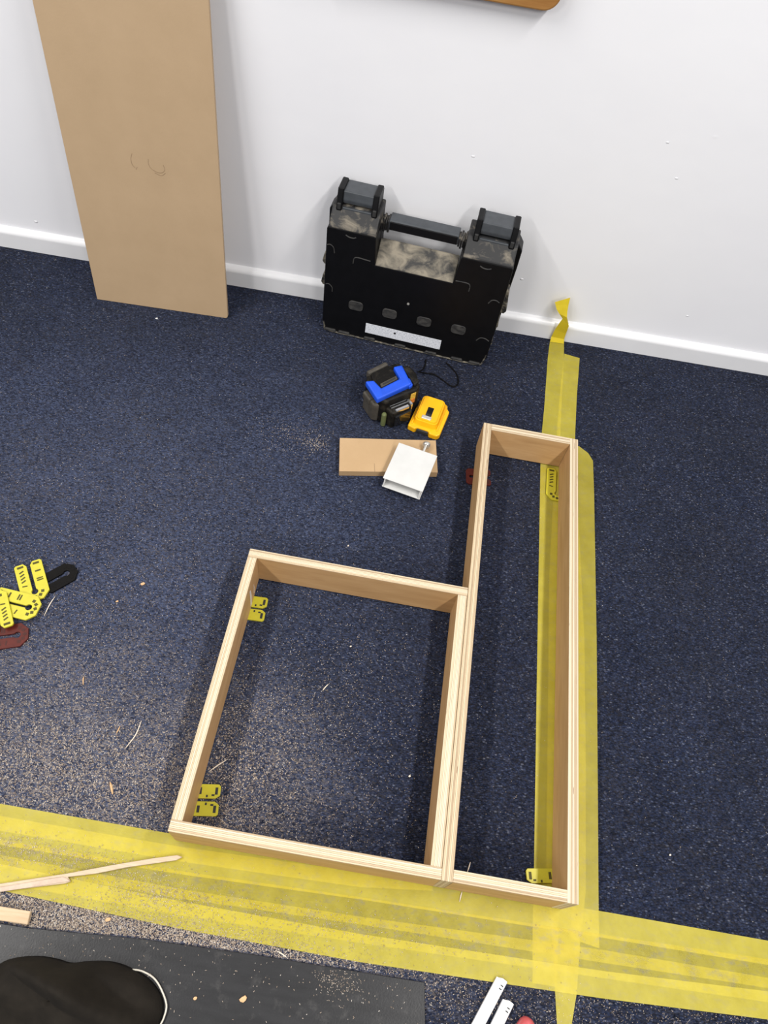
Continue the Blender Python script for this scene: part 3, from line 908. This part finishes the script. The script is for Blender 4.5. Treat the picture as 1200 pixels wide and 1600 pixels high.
p0, p1, p2, p3 = fl(-60, 1406, .008), fl(48.7, 1424, .008), fl(44, 1445, .008), fl(-60, 1429, .008)
bt_ = thing('timber_batten', ((p1.x + p2.x) / 2, (p1.y + p2.y) / 2, .0034), 'pale timber batten end on the mat edge at the far left', 'timber', math.atan2(p1.y - p0.y, p1.x - p0.x))
Mi = (Matrix.Translation(bt_.location) @ Matrix.Rotation(bt_.rotation_euler.z, 4, 'Z')).inverted()
bm = new(); prism(bm, [((Mi @ p).x, (Mi @ p).y) for p in (p3, p2, p1, p0)], 0, .008, 'Z', .0008)
obj('batten', bm, M_PINE, bt_)

ws = thing('plywood_strip', (*fl(100, 1375)[:2], .0032), 'long splintered raw plywood strip lying over the left part of the tape band', 'wood strip')
bm = new(); o0 = Vector(ws.location)
poly = F((-80, 1400), (0, 1382), (105, 1366), (180, 1352), (240, 1342), (278, 1337), (286, 1340), (276, 1345), (200, 1356), (150, 1366), (108, 1371), (112, 1378), (104, 1381), (0, 1394), (-80, 1408))
prism(bm, [(p.x - o0.x, p.y - o0.y) for p in poly][::-1], 0, .0045, 'Z', .0005)
obj('strip', bm, M_STRIP, ws)
bm = new()
poly = F((-80, 1394), (0, 1388), (100, 1371), (108, 1374), (111, 1378), (0, 1395), (-80, 1404))
prism(bm, [(p.x - o0.x, p.y - o0.y) for p in poly][::-1], .0045, .0062, 'Z', .0003)
tag(obj('broken_ply', bm, plain('pinkish_ply', (.52, .40, .31), .6, 0, .3, .15, 90)), 'broken upper ply').parent = ws

for (ax, ay, bx_, by_, wd, lab) in ((784, 1532, 735, 1625, .0175, 'longer white metal rail on the carpet, touching the tape band'), (794, 1567, 766, 1625, .0175, 'shorter white metal rail on the carpet, right of the longer rail')):
    a_, b_ = fl(ax, ay, .008), fl(bx_, by_, .008)
    d_ = b_ - a_; ln = d_.length + .25
    rl = thing('metal_rail', (a_.x, a_.y, .0022), lab, 'rail', math.atan2(d_.y, d_.x), None)
    bm = new()
    prism(bm, [(-wd / 2, 0), (-wd / 2, .0062), (-.001, .0062), (0, .0056), (.001, .0062), (wd / 2 - .0015, .0062), (wd / 2, .0045), (wd / 2, 0)], .0, ln, 'X', .0003)
    for v in bm.verts:
        if v.co.x < .001 and v.co.y < 0: pass
        elif v.co.x < .001: v.co.x -= .0035
    obj('profile', bm, M_WHITE, rl)
    for k in range(2):
        bm = new(); box(bm, (.005 + .005 * k, .0015, .0060), (.0068 + .005 * k, .0060, .00635))
        obj('slot', bm, M_INK, rl)

hnd = thing('screwdriver', (*fl(828, 1591, .012)[:2], .0), 'red rounded tool handle end at the bottom edge beside the white rails', 'screwdriver', R(-118))
bm = new()
prof = [(0, 0), (.005, .0006), (.0095, .003), (.0125, .008), (.0135, .016), (.0128, .028), (.0115, .040), (.0128, .060), (.0132, .085), (.011, .100), (.007, .106)]
lathe(bm, prof, 20, Matrix.Translation((0, 0, .0138)) @ Matrix.Rotation(R(90), 4, 'Y'))
obj('handle', bm, M_RED, hnd, True)
bm = new(); lathe(bm, [(.003, .106), (.003, .200), (.0015, .205)], 12, Matrix.Translation((0, 0, .0138)) @ Matrix.Rotation(R(90), 4, 'Y'))
obj('blade', bm, M_STEEL, hnd, True)

# wooden plaque above, only its lower edge in the picture
pq = thing('wooden_plaque', wall_pt(1.03, -.0148, .7450), 'brown wooden board with rounded corner hung on the wall above the tool case', 'wall board', WALL_A)
bm = new(); prism(bm, rounded(.46, .30, .028, 6, 0, .15), -.026, 0, 'Y', .003, 2)
obj('panel', bm, M_PLAQUE, pq)

# ------------------------------------------------------------------ splinters, chips, sawdust
def sliver(name, px, r, label, cat, mat, z=.0015, group=None, taper=True):
    pts = smooth_path([fl(u, v, z) for u, v in px], 5)
    c = pts[len(pts) // 2].copy(); c.z = 0
    bm = new(); n = len(pts)
    tp = [.25 + .75 * math.sin(math.pi * (i + .6) / (n + .2)) for i in range(n)] if taper else None
    tube(bm, [p - c for p in pts], r, 6, tp)
    o = obj(name, bm, mat, None, False, c)
    return tag(o, label, cat, group)
S = 'wood_splinter'
sliver(S, [(221, 1126), (212, 1148), (196, 1169)], .0011, 'thin curved pale sliver on the carpet left of the square plywood box', 'splinter', M_SLIVER)
sliver(S, [(356, 1186), (340, 1196), (326, 1206)], .0010, 'pale sliver inside the square plywood box beside its left board', 'splinter', M_SLIVER)
sliver(S, [(86, 932), (78, 944), (69, 962)], .0010, 'thin pale sliver on the carpet right of the yellow packer heap', 'splinter', M_SLIVER)
sliver(S, [(735, 1347), (733, 1354), (730, 1363)], .0011, 'short pale sliver inside the near end of the long plywood box', 'splinter', M_SLIVER)
sliver(S, [(722, 1393), (720, 1400), (718, 1409)], .0011, 'short pale sliver on the tape below the joint of the plywood boxes', 'splinter', M_SLIVER, .0035)
sliver(S, [(513, 1069), (508, 1074), (504, 1079)], .0011, 'tiny white sliver in the middle of the square plywood box', 'splinter', M_SLIVER)
sliver(S, [(433, 1486), (440, 1490), (448, 1496)], .0010, 'white sliver on the carpet between tape band and dark mat', 'splinter', M_SLIVER)
sliver(S, [(188, 1134), (185, 1140), (182, 1146)], .0012, 'short tan splinter left of the curved pale sliver', 'splinter', M_CHIP)
sliver(S, [(172, 1222), (174, 1230), (176, 1241)], .0022, 'stubby tan splinter near the square plywood box\'s near left corner', 'splinter', M_CHIP)
sliver(S, [(131, 1057), (130, 1062), (130, 1070)], .0012, 'tiny tan splinter on the carpet below the packer heap', 'splinter', M_CHIP)
def chip(px, s, label, mat, z=.0008, rz=.5):
    c = fl(*px, z); c.z = z
    rnd = random.Random(int(px[0] * 7 + px[1]))
    poly = [(s * rnd.uniform(.7, 1.1) * math.cos(a), s * .7 * rnd.uniform(.7, 1.1) * math.sin(a)) for a in [2 * math.pi * i / 7 for i in range(7)]]
    bm = new(); prism(bm, poly, 0, s * .5, 'Z', s * .08)
    return tag(obj('wood_chip', bm, mat, None, False, c, (0, 0, rz)), label, 'wood chip')
chip((223, 913), .0048, 'tan wood chip on the carpet above left of the square plywood box', M_CHIP)
chip((183, 940), .0030, 'small tan wood chip between the packer heap and the larger chip', M_CHIP)
chip((169, 1437), .0050, 'tan wood chip on the carpet between timber batten and tape band', M_CHIP)
chip((380, 1561), .0060, 'larger tan wood chip on the dark mat', M_CHIP, .0034)
chip((305, 1560), .0038, 'smaller tan wood chip on the dark mat near the pale cord', M_CHIP, .0034)
chip((544, 853), .0024, 'white chip on the carpet above the square plywood box', M_SLIVER, .0006, 1.2)
chip((245, 498), .0036, 'white chip on the carpet below the leaning MDF sheet', M_WHITE)
chip((640, 1213), .0024, 'white chip inside the square plywood box near its right board', M_SLIVER)
chip((548, 1010), .0022, 'white chip inside the square plywood box near its far board', M_SLIVER)
chip((1047, 1336), .0022, 'pale chip on the clear carpet right of the long plywood box', M_SLIVER)

FOOT = [(-W1 - .004, -.004, .004, T + .002), (-W1 - .004, H1 - T - .002, .004, H1 + .004), (-W1 - .004, 0, -W1 + T + .002, H1), (-T - .003, 0, T + .003, L2), (W2 - T - .003, -.003, W2 + .003, L2 + .003), (0, -.003, W2, T + .002), (0, L2 - T - .002, W2, L2 + .003)]
def blocked(x, y):
    if y > 1.30 or (-.46 < x < .03 and y > 1.17) or (-1.02 < x < -.64 and y > 1.16) or (-.33 < x < -.07 and .73 < y < 1.09): return True
    for x0, y0, x1, y1 in FOOT:
        if x0 < x < x1 and y0 < y < y1: return True
    return False
tape_lo = F((-90, 1372), (0, 1391), (280, 1451), (560, 1503), (940, 1560), (1290, 1605)); tape_hi = F((-90, 1238), (0, 1256), (263, 1302), (560, 1350), (940, 1424), (1290, 1487))
def interp(L_, x):
    for p, q in zip(L_, L_[1:]):
        if p.x <= x <= q.x: return p.y + (q.y - p.y) * (x - p.x) / (q.x - p.x)
    return None
def surface(x, y):
    """which surface a speck lands on: its height, or None to drop it"""
    lo_, hi_ = interp(tape_lo, x), interp(tape_hi, x)
    if lo_ is not None and lo_ < y < hi_: return 'tape', .0032
    me_ = interp([Vector((-3, mp[0].y, 0))] + mp[:6], x)
    if me_ is not None and x < mp[5].x and y < me_ + .002: return ('mat', .0035) if y < me_ - .001 else (None, 0)
    return 'carpet', .0006
rnd = random.Random(21)
V, Fc = [], []
def speck(x, y, z, l, w_, el):
    a = rnd.uniform(0, math.pi) ; c, s = math.cos(a), math.sin(a)
    lift = l * el
    i = len(V)
    V.extend([(x - c * l / 2 + s * w_ / 2, y - s * l / 2 - c * w_ / 2, z), (x - c * l / 2 - s * w_ / 2, y - s * l / 2 + c * w_ / 2, z + w_ * .4),
              (x + c * l / 2 - s * w_ / 2, y + s * l / 2 + c * w_ / 2, z + w_ * .4 + lift), (x + c * l / 2 + s * w_ / 2, y + s * l / 2 - c * w_ / 2, z + lift), (x, y, z + w_ * .9 + lift * .5)])
    Fc.extend([(i, i + 1, i + 4), (i + 1, i + 2, i + 4), (i + 2, i + 3, i + 4), (i + 3, i, i + 4)])
def scatter(n, f, l=(.0010, .0026), w_=(.0005, .0011), keep=('carpet',)):
    for _ in range(n):
        x, y = f()
        if blocked(x, y): continue
        s, z = surface(x, y)
        if s not in keep: continue
        speck(x, y, z, rnd.uniform(*l), rnd.uniform(*w_), rnd.uniform(0, .5))
g = rnd.gauss
SM = ((.0009, .0020), (.0004, .0008))
MD = ((.0012, .0030), (.0005, .0010))
scatter(3000, lambda: (rnd.uniform(-1.5, .85), rnd.uniform(-.3, 1.3)), *SM)
scatter(9500, lambda: (g(-.62, .17), g(.06, .075)), *MD)
scatter(8000, lambda: (g(-.70, .22), g(.22, .14)), *SM)
scatter(2500, lambda: (g(-.75, .25), g(.50, .20)), *SM)
scatter(26000, lambda: (g(-.48, .22), rnd.uniform(-.16, -.06)), *MD)
scatter(6000, lambda: (rnd.uniform(-.2, .6), rnd.uniform(-.25, -.06)), *SM)
scatter(3600, lambda: (g(-.36, .075), g(.09, .10)), *MD)
scatter(2600, lambda: (g(-.22, .11), g(.20, .14)), *SM)
scatter(500, lambda: (g(-.40, .06), g(.86, .03)), *SM)
scatter(120, lambda: (g(-.365, .015), g(.855, .012)), (.0012, .0026))
scatter(1300, lambda: (g(-.62, .10), g(-.050, .012)), *SM, keep=('tape',))
scatter(900, lambda: (g(-.43, .05), g(-.080, .014)), *SM, keep=('tape',))
scatter(1500, lambda: (g(-.36, .14), g(-.116, .010)), *SM, keep=('tape',))
scatter(700, lambda: (g(-.20, .14), g(-.078, .012)), *SM, keep=('tape',))
scatter(300, lambda: (rnd.uniform(-.75, .30), rnd.uniform(-.16, .01)), *SM, keep=('tape',))
scatter(260, lambda: (rnd.uniform(-.66, .0), -.14 - abs(g(0, .05))), (.0010, .0026), (.0005, .0009), keep=('mat',))
scatter(200, lambda: (g(-.13, .02), g(-.15, .012)), *SM, keep=('mat',))
me = bpy.data.meshes.new('sawdust'); me.from_pydata(V, [], Fc); me.materials.append(M_DUST)
o = link(bpy.data.objects.new('sawdust', me))
tag(o, 'pale sawdust specks scattered over carpet, tape and mat', 'sawdust', None, 'stuff')
